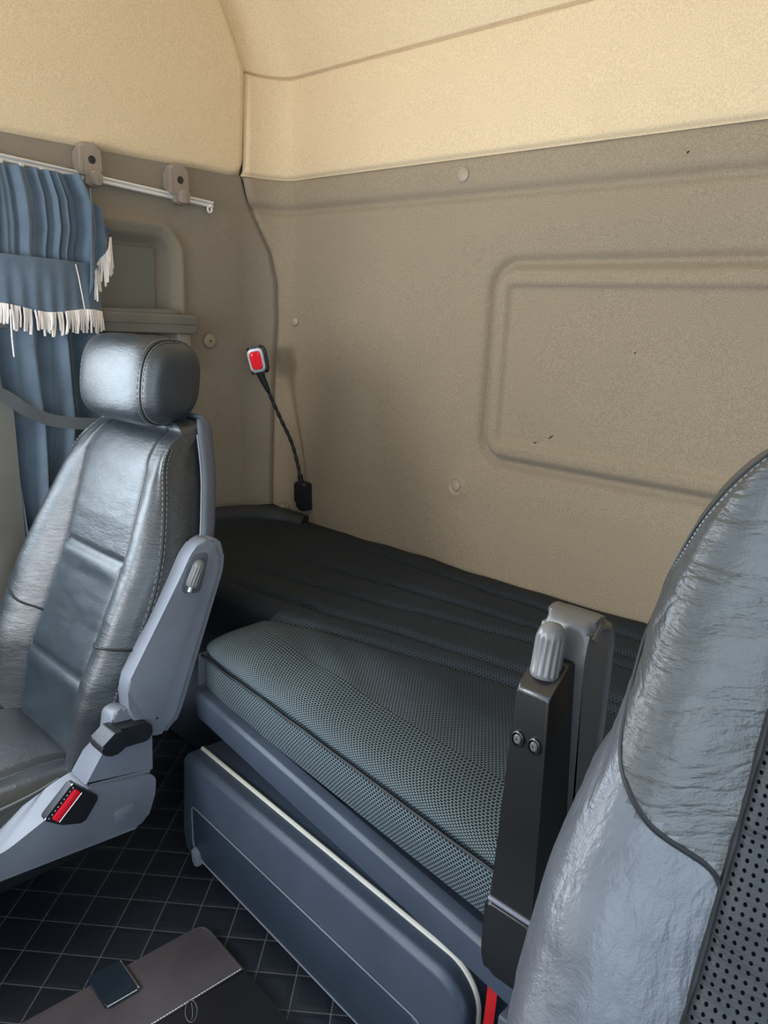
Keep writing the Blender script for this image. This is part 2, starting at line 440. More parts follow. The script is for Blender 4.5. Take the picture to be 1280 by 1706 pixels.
# front, right side, floor and dashboard (outside the frame, but they close the cab)
def slab(name, lo, hi, m):
    bm = bmesh.new(); box(bm, lo, hi); return struct(from_bm(name, bm, m, smooth=False))
slab('floor', (-.05, -2.35, FZ-.06), (W+.08, .06, FZ), M['mat'])
slab('backing_slab_1', (-.05, .035, .30), (W+.08, .08, 2.45), M['wall'])  # this and the next three slabs: added backing against light leaking through joints
slab('backing_slab_2', (-.14, -.99, .30), (-.09, .08, 2.45), M['side'])
slab('backing_slab_3', (-.14, -2.4, 1.69), (-.03, -.90, 2.45), M['side'])
slab('backing_slab_4', (-.14, -2.4, 2.38), (W+.12, .08, 2.45), M['headliner'])
slab('wall_right', (W+.04, -.70, FZ), (W+.08, .05, 2.4), M['wall'])
slab('trim_3', (W+.04, -2.3, 1.80), (W+.08, -.70, 2.4), M['headliner'])
slab('trim_4', (W+.04, -2.3, FZ), (W+.08, -2.05, 1.80), M['greyd'])
slab('trim_5', (-.05, -2.3, FZ), (-.01, -.735, .97), M['greyd'])
slab('trim_6', (-.09, -.83, .98), (-.01, -.735, 1.69), M['side'])
slab('trim_7', (-.05, -2.3, 1.64), (-.01, -.83, 1.69), M['side'])
slab('wall_front', (-.05, -2.36, FZ), (W+.08, -2.30, .90), M['greyd'])
slab('trim_8', (.0, -2.3, .80), (W, -1.98, .90), M['greyd'])
# ---------------------------------------------------------------- side details
# grey door pillar at the far left
bm = bmesh.new(); prism(bm, rounded([(-.86, .55), (-.762, .55), (-.770, 1.13), (-.80, 1.16), (-.86, 1.16)], .012), lambda p, d: (d, p[0], p[1]), .0, .085, .012, 3)
struct(from_bm('trim_9', bm, M['shelfp']))
# shelf under the blanked window
t = thing('side_shelf', (.0, -.5, 1.30), 'olive grey plastic shelf tray below the blanked side window', 'shelf')
bm = bmesh.new()
prism(bm, [(-.74, 1.338), (-.345, 1.342), (-.345, 1.330), (-.740, 1.326)], lambda p, d: (d, p[0], p[1]), -.02, .040, .002)
prism(bm, [(-.78, 1.338), (-.300, 1.330), (-.288, 1.324), (-.292, 1.288), (-.305, 1.284), (-.78, 1.290)], lambda p, d: (d, p[0], p[1]), .026, .044, .004)
prism(bm, [(-.325, 1.330), (-.292, 1.330), (-.296, 1.288), (-.325, 1.288)], lambda p, d: (d, p[0], p[1]), -.01, .04, .003)
from_bm('tray', bm, M['shelfp'], t)
bm = bmesh.new(); prism(bm, [(-.75, 1.318), (-.300, 1.312), (-.300, 1.306), (-.75, 1.312)], lambda p, d: (d, p[0], p[1]), .040, .047, .002)
from_bm('rib', bm, M['shelfp'], t)
bm = bmesh.new(); prism(bm, [(-.335, 1.289), (-.300, 1.289), (-.308, 1.20), (-.330, 1.20)], lambda p, d: (d, p[0], p[1]), -.01, .030, .003)
from_bm('bracket', bm, M['plastic'], t)
# curtain rail
RY0, RY1 = -.80, -.222
def rz(y): return interp([(-.80, 1.632), (-.72, 1.628), (-.222, 1.600)], y)
t = thing('curtain_rail', (.014, -.5, 1.612), 'thin white aluminium curtain rail along the side wall', 'curtain rail')
bm = bmesh.new()
for dz in (-.0045, .0045): tube(bm, [(.016, y, rz(y)+dz) for y in (RY0, -.6, -.4, RY1)], .0032, 8)
ribbon(bm, [(.008, y, rz(y)) for y in (RY0, -.6, -.4, RY1)], (0, 0, 1), .015, .010)
from_bm('rail', bm, M['alu'], t)
bm = bmesh.new(); ring = [(.016, -.232+.006*math.cos(a), 1.588+.007*math.sin(a)) for a in [2*PI*k/16 for k in range(16)]]
tube(bm, ring, .0026, 8, closed=True); box(bm, (.012, -.235, 1.593), (.020, -.225, 1.600), .001)
from_bm('end_eyelet', bm, M['alu'], t)
for k in range(5):
    y = -.565-.042*k; bm = bmesh.new(); box(bm, (.014, y-.005, rz(y)-.014), (.022, y+.005, rz(y)-.003), .002); tube(bm, [(.018, y, rz(y)-.012), (.020, y, rz(y)-.022)], .0018, 6)
    from_bm('glider', bm, M['alu'], t)
# coat hooks
def coat_hook(y, z, label):
    t = thing('coat_hook', (.0, y, z), label, 'coat hook', 'coat hooks above the curtain rail')
    bm = bmesh.new()
    pl = rounded([(-.024, .036), (.022, .036), (.026, -.028), (.008, -.032), (-.024, -.030)], [.012, .012, .010, .003, .006])
    prism(bm, pl, lambda p, d: (d, y+p[0], z+p[1]), .002, .030, .007, 4)
    from_bm('body', bm, M['plastic'], t)
    bm = bmesh.new(); prism(bm, rounded([(-.030, .018), (-.020, .022), (-.020, -.030), (-.030, -.022)], .003), lambda p, d: (d, y+p[0], z+p[1]), .004, .020, .003, 2)
    from_bm('side_flange', bm, M['plastic'], t)
    bm = bmesh.new(); lathe(bm, [(.0085, 0), (.0085, .0016), (.0078, .0020), (.0001, .0021)], (.029, y+.002, z+.002), (1, 0, 0), 24)
    from_bm('screw_recess', bm, M['gap'], t)
    bm = bmesh.new()
    pr = rounded([(-.010, -.022), (.016, -.022), (.019, -.052), (-.004, -.052), (-.013, -.046)], [.006, .006, .005, .006, .004])
    prism(bm, pr, lambda p, d: (d, y+p[0], z+p[1]), .010, .028, .003, 3)
    pr = rounded([(-.004, -.020), (.018, -.020), (.019, -.050), (-.004, -.050)], .006)
    prism(bm, pr, lambda p, d: (d, y+p[0], z+p[1]), .028, .045, .005, 3)
    from_bm('hook', bm, M['plastic'], t)
coat_hook(-.545, 1.650, 'taupe plastic coat hook beside the top of the blue curtain')
coat_hook(-.325, 1.640, 'taupe plastic coat hook near the bare end of the rail')
# screw caps
def cap(p, ax, r, label, ring=False, m='cap'):
    t_ = thing('wall_plug', p, label, 'plug', 'caps on the wall linings') if ring else None
    bm = bmesh.new(); lathe(bm, [(r, -.004), (r, .001), (r*.92, .003), (r*.6, .0042), (.0005, .0046)], p, ax, 28)
    o = from_bm('disc' if ring else 'wall_plug', bm, M[m], t_, sharp=60)
    if ring:
        bm = bmesh.new(); lathe(bm, [(ring, -.003), (ring, .0005), (ring*.93, .0018), (ring*.8, .0012), (ring*.75, -.001), (r, -.001)], p, ax, 32)
        from_bm('washer', bm, M[m], t_, sharp=60)
    else: tag(o, label, 'plug', 'caps on the wall linings')
    return o
cap((.637, -.006, 1.650), (0, -1, 0), .0165, 'beige screw cap high on the back wall just under the headliner')
cap((.078, -.004, 1.323), (.3, -1, 0), .013, 'beige screw cap beside the wall joint, above the reading lamp stem')
cap((.672, -.004, .968), (0, -1, 0), .012, 'beige screw cap with a ring washer below the moulded wall panel', ring=.0235)
cap((.048, -.018, .790), (.45, -1, 0), .014, 'brown screw cap in the corner beside the reading lamp foot', ring=.022, m='side' if False else 'cap')
tc = thing('wall_plug', (.002, -.226, 1.265), 'flat round plug with a dark centre hole on the side wall', 'plug')
bm = bmesh.new(); lathe(bm, [(.0185, -.004), (.0185, .0005), (.017, .002), (.004, .0015)], (.002, -.226, 1.265), (1, 0, 0), 28); from_bm('disc', bm, M['cap'], tc, sharp=60)
bm = bmesh.new(); lathe(bm, [(.003, 0), (.003, .0022), (.0005, .0023)], (.002, -.226, 1.265), (1, 0, 0), 10); from_bm('centre_hole', bm, M['gap'], tc)
# scuffs on the back wall panel
for (x, z, l, a, lb) in ((.905, 1.115, .016, .7, 'larger dark scuff low in the moulded wall panel'), (.868, 1.098, .008, .6, 'small dark nick low in the moulded wall panel, left of the larger scuff'),
                         (1.07, 1.30, .004, .2, 'tiny dark dot in the middle of the moulded wall panel'), (1.13, 1.645, .008, .7, 'small dark nick on the back wall just under the headliner')):
    bm = bmesh.new(); dx, dz = l*math.cos(a), l*math.sin(a); y = -.006 if z > 1.5 else .0078
    tube(bm, [(x-dx/2, y, z-dz/2), (x, y-.0012, z), (x+dx/2, y, z+dz/2)], lambda q: .0004+.0012*math.sin(PI*q), 6)
    tag(from_bm('scuff_mark', bm, M['gap']), lb, 'scuff mark', 'scuff marks on the back wall')

# ---------------------------------------------------------------- curtain
def fold(s, z, amp):
    lo = smooth(1.38, 1.25, z); w = s+.10*noise.noise(Vector((s*3, z*1.3, 5)))
    hi_ = math.sin(w*2*PI*8.3+.8*math.sin(z*5))+.55*math.sin(w*2*PI*15+2.1+z*2)+.5*math.sin(w*2*PI*3+1)
    lo_ = 1.2*math.sin((w+.12*(z-.9))*2*PI*3.1+.6)+.5*math.sin(w*2*PI*6.7+z*4)+.35*math.sin(w*2*PI*11+z)*smooth(.4, .9, s)
    return amp*lerp(hi_, lo_, lo)
ct = thing('curtain', (.05, -.66, .78), 'blue grey gathered curtain tied back beside the passenger seat', 'curtain')
YL = [(.70, -.80), (.84, -.775), (1.0, -.785), (1.2, -.800), (1.62, -.80)]
YR = [(.70, -.66), (.84, -.64), (1.09, -.570), (1.25, -.565), (1.36, -.562), (1.45, -.566), (1.50, -.552), (1.56, -.556), (1.62, -.585)]
def curt(u, v):
    z = lerp(.70, 1.612, v); y0 = interp(YL, z); y1 = interp(YR, z)
    amp = interp([(.7, .018), (1.2, .013), (1.36, .006), (1.45, .007), (1.6, .008)], z)
    f = fold(u, z, amp) + .010*nz(u*3, z, 1, 2.5)
    return (.050+f+.012*smooth(1.3, .9, z), lerp(y0, y1, u)+.25*f, z)
grid('drape', 260, 150, curt, M['curtain'], ct, thick=.0015)
# bright stitched band (tie) wrapping the drape, with its fringe
def band(u, v):
    z = lerp(1.328, 1.435, v)-.028*(u-.5)*.0; a = u
    bulge = math.sin(PI*min(1, max(0, u)))**.5
    y = lerp(-.83, -.548, u); zz = z + (-.010 if True else 0)*(u-.6) + .006*math.sin(u*9)*(1-v)
    return (.050+.030*bulge+.004*math.sin(u*60)*(1-v)*.6+.006*nz(y*2, zz, 4, 9), y, zz)
grid('tie_band', 160, 24, band, M['curtain'], ct, thick=.002)
bm = bmesh.new(); tube(bm, [(.078, -.615, 1.428), (.083, -.612, 1.40), (.083, -.606, 1.36), (.084, -.603, 1.335)], .0012, 6)
from_bm('loose_thread', bm, M['fringe'], ct)
def fringe(name, top, n, ln, parent, r=.0022, lean=.0):
    fr = bmesh.new()
    for k in range(n):
        q = (k+.5)/n; p = top(q)
        if random.random() < .10: continue
        l = ln*(.78+.35*random.random()); dx = .004*(random.random()-.5); dy = .010*(random.random()-.5)
        rr = r*(.8+.5*random.random())
        tube(fr, [p, (p[0]+dx+.003, p[1]+dy*.4+lean*.5, p[2]-l*.5), (p[0]+dx, p[1]+dy+lean, p[2]-l)], rr, 6)
    o = from_bm(name, fr, M['fringe'], parent); o['kind'] = 'stuff'; return o
def btop(q):
    p = band(q, 0); return (p[0]+.003, p[1], p[2]+.004)
fringe('fringe', btop, 74, .046, ct)
bm = bmesh.new(); tube(bm, spline([(.088, -.762, 1.33), (.090, -.764, 1.28), (.088, -.762, 1.235)]), .0015, 6); from_bm('loose_yarn', bm, M['fringe'], ct)
# turned-back corner of the valance with its fringe
def flap(u, v):
    y = lerp(-.575, -.517, u); zt = lerp(1.585, 1.510, u); zb = lerp(1.36, 1.492, u**.75)
    z = lerp(zb, zt, v)
    return (.075+.010*math.sin(u*11+v*2)-.030*u, y-.012*(1-v)*(1-u), z)
grid('valance_flap', 26, 26, flap, M['curtain'], ct, thick=.002)
def ftop(q): 
    p = flap(.25+.75*q, 0); return (p[0]+.003, p[1]+.006*q, p[2]+.004)
fringe('fringe', ftop, 20, .062, ct, .0021)
# seat belt webbing crossing the curtain
bm = bmesh.new(); pts = spline([(.115, -.90, 1.21), (.115, -.80, 1.160), (.118, -.76, 1.130), (.120, -.71, 1.105), (.130, -.65, 1.094), (.145, -.585, 1.090), (.15, -.50, 1.085)])
ribbon(bm, pts, lambda q: (0, -.10, 1), .026, .0025)
tag(from_bm('seat_belt', bm, M['belt'], sharp=60), 'grey seat belt webbing stretched across the lower blue curtain', 'seat belt')

# ---------------------------------------------------------------- reading lamp
lp = thing('reading_lamp', (.135, -.012, .84), 'black gooseneck reading lamp with a red lens in the corner', 'lamp')
bm = bmesh.new()
prism(bm, rounded([(.116, .885), (.162, .885), (.166, .806), (.140, .806), (.120, .820)], .007), lambda p, d: (p[0], -d, p[1]), .0, .032, .008, 3)
from_bm('foot', bm, M['dark'], lp)
neck = spline([(.138, -.024, .885), (.130, -.030, .935), (.118, -.045, 1.00), (.104, -.070, 1.06), (.092, -.095, 1.12), (.086, -.115, 1.165)], 14)
bm = bmesh.new(); tube(bm, neck, lambda q: .0048+.0007*math.sin(q*520)*(1 if q > .04 else 0), 12); from_bm('gooseneck', bm, M['dark'], lp)
bm = bmesh.new(); tube(bm, [(.138, -.022, .875), (.136, -.026, .905)], .0075, 12); from_bm('collar', bm, M['dark'], lp)
bm = bmesh.new(); tube(bm, [(.091, -.105, 1.140), (.085, -.120, 1.172), (.081, -.126, 1.192)], lambda q: .0065+.0055*q, 14); from_bm('neck_socket', bm, M['dark'], lp)
camp = Vector((1.7552, -1.4077, 1.35))
hc = Vector((.078, -.132, 1.220)); fwd = (Vector((1.5, -1.75, 1.20))-hc).normalized()
upv = Vector((-.42, .12, 1)); upv = (upv-fwd*upv.dot(fwd)).normalized(); rt = upv.cross(fwd).normalized()
def lf(p, d): return hc+rt*p[0]+upv*p[1]+fwd*d
for nm, sx, sz, d0, d1, mm, bv in (('housing', .026, .037, -.024, .004, 'dark', .009), ('bezel', .0215, .031, .0, .0095, 'chrome', .004), ('lens', .0155, .0235, .004, .0135, 'lens', .004)):
    bm = bmesh.new(); prism(bm, rounded([(-sx*.92, -sz), (sx*.92, -sz), (sx, sz*.6), (sx*.8, sz), (-sx*.8, sz), (-sx, sz*.6)], [.009, .009, .008, .008, .008, .008]), lf, d0, d1, bv, 4)
    from_bm(nm, bm, M[mm], lp)

# ---------------------------------------------------------------- bunk
bk = thing('bunk_mattress', (1.2, -.38, .66), 'dark bunk mattress with honeycomb mesh cover and sewn channels', 'mattress')
def yf(x): return -.690-.105*(x-.66)                         # front line bows slightly forward
SE = [(.091, .090, .004), (.235, .180, .0), (.345, .240, 0), (.450, .370, 0), (.545, .425, 0)]
def chan(x, y):
    h = 0
    for a, b_, _ in SE:
        ys = -lerp(a, b_, (x-.6)/.5)
        h -= .0115*gauss(y-ys-.004*nz(x, 0, 0, 9), .010)
    return h
def top_h(x, y):
    h = .780+chan(x, y)*smooth(.30, .52, x)+.010*nz(x*.6, y*1.6, 2, 3.5)+.0045*nz(x*1.0, y*1.0, 5, 9)
    d1 = (y+.53)+(x-.75)*.55                                    # drag wrinkles near the step
    h += .0022*math.sin(d1*70)*gauss(x-.85, .16)*gauss(y+.58, .07)
    h -= .006*smooth(-.05, 0, y)
    h += .003*gauss(y+.52, .06)*smooth(.68, .80, x)-.006*smooth(-.50, -.66, y)
    return h
def wide(u, v):
    x = lerp(.640, 1.72, u); yfr = yf(x)
    e = smooth(0, .09, u*1.065)                                  # rounded left end
    e = math.sqrt(max(0, 1-(1-min(1, (x-.640)/.09))**2))
    # v: 0 at the lower front edge, up the front face, over the roll, then back
    if v < .22:
        q = v/.22; z = lerp(.662, .738, q); y = yfr+.012-.006*math.sin(PI*q); y = lerp(yfr+.018, y, 1); x = x
        if e < 1: y = y + .004*(1-e)
        return Vector((x, y, z-.00*(1-e)))
    if v < .5:
        q = (v-.22)/.28; a = q*PI/2; DD = .105; cxx = .60
        zz = top_h(x, yfr+DD)
        y = yfr+DD-DD*math.cos(a)**.9-.006*math.sin(a*2)+.012*gauss(q, .05); z = .738+(zz-.738)*math.sin(a)**.62
        z = .738+(z-.738)*(.60+.40*e); y = y+.020*(1-e)*(1-q)
        return Vector((x, y, z))
    q = (v-.5)/.5; y = lerp(yfr+.105, -.008, q)
    ev = e if y < -.46 else 1
    z = top_h(x, y); k = .60+.40*lerp(e, 1, smooth(-.58, -.46, y))
    return Vector((x, y, .738+(z-.738)*k))
def wuv(u, v):
    p = wide(u, v)
    if v < .22: return (p.x, v/.22*.08)
    if v < .5: return (p.x, .08+(v-.22)/.28*.125)
    return (p.x, .205+(v-.5)/.5*.60)
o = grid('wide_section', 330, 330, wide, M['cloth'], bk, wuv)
bm = bmesh.new(); tube(bm, [(lerp(.642, 1.72, k/60), yf(lerp(.642, 1.72, k/60))+.003+.012*gauss(k/60-.62, .10)*0, .737+.002*nz(k*.1, 0, 0, 3)) for k in range(61)], .0026, 6)
from_bm('crease_shade', bm, M['seam'], bk)  # dark tube put in as the shade of the crease under the topper
bm = bmesh.new()                                               # left end face of the wide part
ends = [wide(0, v) for v in [k/60*.80 for k in range(61)]]
vsx = [bm.verts.new(p) for p in ends]+[bm.verts.new((ends[-1].x, ends[-1].y, .662))]
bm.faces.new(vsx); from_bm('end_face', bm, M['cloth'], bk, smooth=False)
def narrow(u, v):
    x = lerp(.01, .70, u); yfr = -.505-.02*u
    rise = .024*smooth(.14, .0, x)
    if v < .18: return Vector((x, yfr+.004, lerp(.655, .74, v/.18)))
    if v < .4:
        a = (v-.18)/.22*PI/2; return Vector((x, yfr+.04-.036*math.cos(a), .74+(top_h(x, yfr+.04)-.74+rise)*math.sin(a)))
    y = lerp(yfr+.04, -.008, (v-.4)/.6); return Vector((x, y, top_h(x, y)+rise*smooth(.5, .35, -y)+rise*.0))
def nuv(u, v):
    p = narrow(u, v); return (p.x, .25+v*.6)
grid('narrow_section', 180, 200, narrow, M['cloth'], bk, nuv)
# raised rim at the head end
bm = bmesh.new(); tube(bm, spline([(.05, -.55, .792), (.035, -.38, .795), (.040, -.24, .795), (.06, -.13, .790), (.10, -.06, .778), (.16, -.03, .765)], 10), .030, 16)
from_bm('end_roll', bm, M['vinyl'], bk)
# bunk frame
fr = thing('bunk', (1.2, -.40, FZ), 'blue grey bunk with plastic front rail and vinyl base along the back wall', 'bunk')
bm = bmesh.new(); box(bm, (.003, -.47, FZ), (W, -.012, .650), .02); from_bm('base_box', bm, M['vinyl'], fr)
bm = bmesh.new(); n = 24; A = []
prof = rounded([(.012, .665), (-.006, .665), (-.012, .659), (-.006, .608), (.03, .600)], [.001, .002, .002, .004, .002], 3)
for i in range(n+1):
    x = lerp(.640, 1.75, i/n); A.append([bm.verts.new((x, yf(x)+p[0], p[1]+.004-.030*(x-.655))) for p in prof])
for i in range(n):
    for k in range(len(prof)-1): bm.faces.new((A[i][k], A[i][k+1], A[i+1][k+1], A[i+1][k]))
bm.faces.new(A[0]); 
for i in range(n): bm.faces.new((A[i][0], A[i+1][0], A[i+1][-1], A[i][-1]))
from_bm('rail', bm, M['blue'], fr, sharp=25)
bm = bmesh.new(); box(bm, (.632, -.690, .676), (.639, -.640, .738), .002); from_bm('end_cap', bm, M['greyd'], fr)
bm = bmesh.new(); box(bm, (.66, -.655, .59), (2.2, -.47, .655), .004); from_bm('base_board', bm, M['vinyl'], fr)

# ---------------------------------------------------------------- storage drawer unit under the bunk
dw = thing('storage_unit', (.95, -.60, .30), 'blue grey storage box with a pale trim strip under the bunk', 'storage unit')
def cy(x): return -.705-.035*(x-.6)
X0, X1 = .602, 1.300
bm = bmesh.new(); n = 14
pr = rounded([(.002, FZ+.035), (-.004, .36), (.0, .518), (.010, .528), (.20, .520), (.20, FZ+.03)], [.006, .02, .004, .004, .004, .004], 3)
def drop(x):
    d = 0
    if x > X1-.055: q = (x-(X1-.055))/.055; d = .055*(1-math.sqrt(max(0, 1-q*q)))
    if x < X0+.012: q = ((X0+.012)-x)/.012; d = .012*(1-math.sqrt(max(0, 1-q*q)))
    return d
def ux(p, x): return (x, cy(x)+p[0]+.12*drop(x)*(1 if p[0] < .05 else 0), p[1]-(.030*(x-X0)+drop(x))*(1 if p[1] > .4 else .2))
secs = []
xs = [X0, X0+.001, X0+.003, X0+.006, X0+.012]+[lerp(X0+.012, X1-.055, k/12) for k in range(1, 13)]+[X1-.055+.055*math.sin(PI/2*k/12) for k in range(1, 13)]
for x in xs: secs.append([bm.verts.new(ux(p, x)) for p in pr])
for i in range(len(secs)-1):
    for k in range(len(pr)): bm.faces.new((secs[i][k], secs[i][(k+1) % len(pr)], secs[i+1][(k+1) % len(pr)], secs[i+1][k]))
bm.faces.new(secs[0][::-1]); bm.faces.new(secs[-1])
from_bm('casing', bm, M['blue'], dw, sharp=22)
# pale strip running over the lid and down the right end
bm = bmesh.new()
st = [(x, cy(x)+.036, .5285-.030*(x-X0)-drop(x)) for x in xs[4:]]
st += [(X1+.001, cy(X1)+.036, st[-1][2]-.03), (X1+.001, cy(X1)+.036, .36), (X1+.001, cy(X1)+.036, FZ+.04)]
tube(bm, st, .0042, 8); from_bm('trim_strip', bm, M['strip'], dw)
bm = bmesh.new()
dp = rounded([(.640, .430), (1.235, .405), (1.245, .30), (.660, .335), (.643, .352)], [.012, .02, .006, .010, .010], 4)
prism(bm, dp, lambda p, d: (p[0], cy(p[0])-d, p[1]-.0*(p[0]-.6)), -.004, .0045, .003, 2)
from_bm('flap_door', bm, M['bluedoor'], dw)
bm = bmesh.new(); ring = [(p[0], cy(p[0])-.0045, p[1]) for p in rounded([(.637, .434), (1.238, .409), (1.250, .300), (.660, .330), (.640, .350)], [.012, .02, .006, .010, .010], 4)]
tube(bm, ring, .0016, 6, closed=True); from_bm('door_edge', bm, M['grey'], dw)
bm = bmesh.new(); prism(bm, rounded([(.650, .352), (.664, .344), (.672, .322), (.655, .322)], .004), lambda p, d: (p[0], cy(p[0])-d, p[1]), -.002, .016, .004, 3)
from_bm('latch', bm, M['grey'], dw)
bm = bmesh.new(); box(bm, (.60, -.50, FZ), (1.33, -.475, .585), .004); box(bm, (.62, -.66, FZ), (1.28, -.50, FZ+.03), .002); from_bm('plinth', bm, M['vinyl'], dw)

# ---------------------------------------------------------------- seats
CWK = [.115]
def section(w, fc, fb, dep):
    """closed seat-back outline (v across, q forward) and the arc positions of its features"""
    cw = CWK[0]*min(1, w/.20+.12)
    half = [(0, fc), (cw*.5, fc), (cw*.93, fc-.001), (cw, fc-.007), (cw*1.08, fc+.003), (lerp(cw, w, .42), fc+fb*.85), (lerp(cw, w, .70), fc+fb), (w*.945, fc+fb*.55),
            (w*.985, fc+.002), (w*1.0, fc-.012), (w*1.025, fc-.035), (w*1.02, fc-dep*.65), (w*.99, fc-dep), (w*.8, fc-dep-.012), (w*.4, fc-dep-.014), (0, fc-dep-.014)]
    return half
def seatback(name, S, parent, mats, nu=16, cuts=None, flipx=1):
    """S: dict of tables. returns the surface function P(a, z) with a = feature index 0..15 (negative = left half)"""
    def P(a, z):
        w, fb, y0 = (sum(interp(S[k_], z+d_) for d_ in (-.03, -.02, -.01, 0, .01, .02, .03))/7 for k_ in ('w', 'fb', 'y'))
        tz = (z-S['z0'])/(S['z1']-S['z0']); e = max(0, (tz-.86)/.14); f = -.045*e*e*e
        g = 0
        half = section(w, f, fb*(1-e*.8), S['dep']*(1-.25*e))
        aa = min(abs(a), 15); i = min(int(aa), 14); t = aa-i
        p0, p1, p2, p3 = [Vector(half[max(0, min(15, k))]) for k in (i-1, i, i+1, i+2)]
        if i == 0: p0 = Vector((-half[1][0], half[1][1]))
        q = .5*((2*p1)+(p2-p0)*t+(2*p0-5*p1+4*p2-p3)*t*t+(3*p1-p0-3*p2+p3)*t**3)
        sg = 1 if a >= 0 else -1
        if aa < 3.0:
            for zc, dz in S.get('panel_seams', ()):
                g -= .006*gauss(z-zc-dz*(q.x*sg)/.115, .006)
                g += .004*gauss(z-zc+.02, .018)
        return Vector((S['cx']+sg*q.x, y0-q.y-g, z))
    nA = 30*4; nZ = 110
    V = []; UV = []; acc = 0
    for j in range(nZ+1):
        z = lerp(S['z0'], S['z1'], j/nZ)
        for i in range(nA):
            a = -15+30*i/nA; p = P(a, z); wr = S.get('wr', .0015)
            n = wr*nz(p.x*1.2, p.y, p.z*3, 12)+wr*.6*nz(p.x, p.y, p.z*4, 30)
            p = p + Vector((0, -n, 0)) if abs(a) < 8 else p+Vector((n if a > 0 else -n, 0, 0))
            V.append(p); UV.append((p.x, p.z))
    F = []; MI = []
    for j in range(nZ):
        zc = lerp(S['z0'], S['z1'], (j+.5)/nZ)
        for i in range(nA):
            F.append((j*nA+i, j*nA+(i+1) % nA, (j+1)*nA+(i+1) % nA, (j+1)*nA+i))
            MI.append(mats[1](-15+30*(i+.5)/nA, zc))
    # close the top with a few shrinking rings
    base = nZ*nA; c = sum((V[base+i] for i in range(nA)), Vector())/nA
    for k, (s, dz) in enumerate(((.985, .005), (.93, .011), (.8, .016), (.55, .019), (.2, .020))):
        b0 = len(V)
        for i in range(nA):
            q = V[base+i]; V.append(Vector((c.x+(q.x-c.x)*s, c.y+(q.y-c.y)*s, q.z+dz))); UV.append((V[-1].x, V[-1].z))
        pb = base if k == 0 else b0-nA
        for i in range(nA): F.append((pb+i, pb+(i+1) % nA, b0+(i+1) % nA, b0+i)); MI.append(mats[2])
    F.append(tuple(range(len(V)-nA, len(V)))); MI.append(mats[2])
    F.append(tuple(range(nA))[::-1]); MI.append(mats[2])
    o = mesh(name, V, F, mats[0], parent, True, UV)
    for p, mi in zip(o.data.polygons, MI): p.material_index = mi
    return P
def seam_line(name, P, pts, r, m, parent, off=.0, n=8, stitch=0):
    bm = bmesh.new(); q = [P(a, z) for a, z in [(v.x, v.y) for v in spline([(a, z, 0) for a, z in pts], n)]]
    if stitch:
        # short stitches
        L = 0
        for k in range(len(q)-1):
            a, b_ = q[k], q[k+1]; d = (b_-a).length; m_ = max(1, int(d/.0065))
            for j in range(m_):
                s0 = a.lerp(b_, (j+.15)/m_); s1 = a.lerp(b_, (j+.75)/m_); tube(bm, [s0, s1], stitch, 5)
        o = from_bm(name, bm, M[m], parent)
    else:
        tube(bm, q, r, 6); o = from_bm(name, bm, M[m], parent)
    return o

def fluted_knob(base, axis, r, h, parent, m='knob', sl=.022):
    bm = bmesh.new(); lathe(bm, [(r*.9, 0), (r, .003, .0), (r, .005, .13), (r*.98, h*.72, .13), (r*.94, h*.76, .0), (r*.82, h*.87, 0), (r*.55, h*.96, 0), (r*.1, h, 0)], base, axis, 84, 14)
    k = from_bm('knob', bm, M[m], parent, sharp=50)
    bm = bmesh.new(); ax = Vector(axis).normalized(); lathe(bm, [(r*.36, -sl), (r*.36, .004)], base, axis, 18)
    from_bm('spindle', bm, M['chrome'], parent); return k

# --- passenger seat
ps = thing('passenger_seat', (.385, -.95, FZ), 'dark leather passenger seat with headrest and grey plastic side trim', 'seat')
SP = dict(cx=.385, z0=.50, z1=1.125, dep=.085, wr=.0012,
          w=[(.50, .205), (.62, .225), (.75, .238), (.86, .238), (.95, .222), (1.03, .192), (1.09, .162), (1.125, .145)],
          fb=[(.5, .035), (.7, .045), (.85, .045), (.95, .030), (1.05, .012), (1.12, .004)],
          y=[(.50, -.885), (.56, -.872), (.69, -.845), (.74, -.820), (.89, -.755), (1.0, -.722), (1.06, -.704), (1.125, -.690)],
          panel_seams=((.888, .000), (.682, .0)))
def pm(a, z): return 1 if abs(a) > 8.3 else (2 if abs(a) < 3 and z < .888 else 0)
PP = seatback('backrest', SP, ps, ([M['leather'], M['leatherw'], M['leather_smooth']], pm, 0))
for s in (-1, 1):
    seam_line('seam', PP, [(3*s, .52), (3*s, .75), (3*s, .95), (3*s, 1.10)], .0016, 'seam', ps)
    seam_line('seam', PP, [(8.35*s, .56), (8.35*s, .70), (8.35*s, .85), (8.35*s, 1.0), (8.35*s, 1.10)], .0017, 'seam', ps)
    for off in (-.28, .28): seam_line('stitching', PP, [((8.35+off)*s, .66), ((8.35+off)*s, .70), ((8.35+off)*s, .85), ((8.35+off)*s, 1.0), ((8.35+off)*s, 1.10)], 0, 'thread', ps, n=14, stitch=.0013)
seam_line('seam', PP, [(-3, .888), (-1.5, .888), (0, .888), (1.5, .888), (3, .888)], .0012, 'seam', ps)
seam_line('seam', PP, [(-3, .682), (0, .682), (3, .682)], .0012, 'seam', ps)
seam_line('seam', PP, [(-3, .742), (-4.5, .755), (-6, .79), (-8.2, .85)], .0028, 'seam', ps)
seam_line('seam', PP, [(3, .742), (4.5, .765), (6, .78), (8.2, .775)], .0028, 'seam', ps)
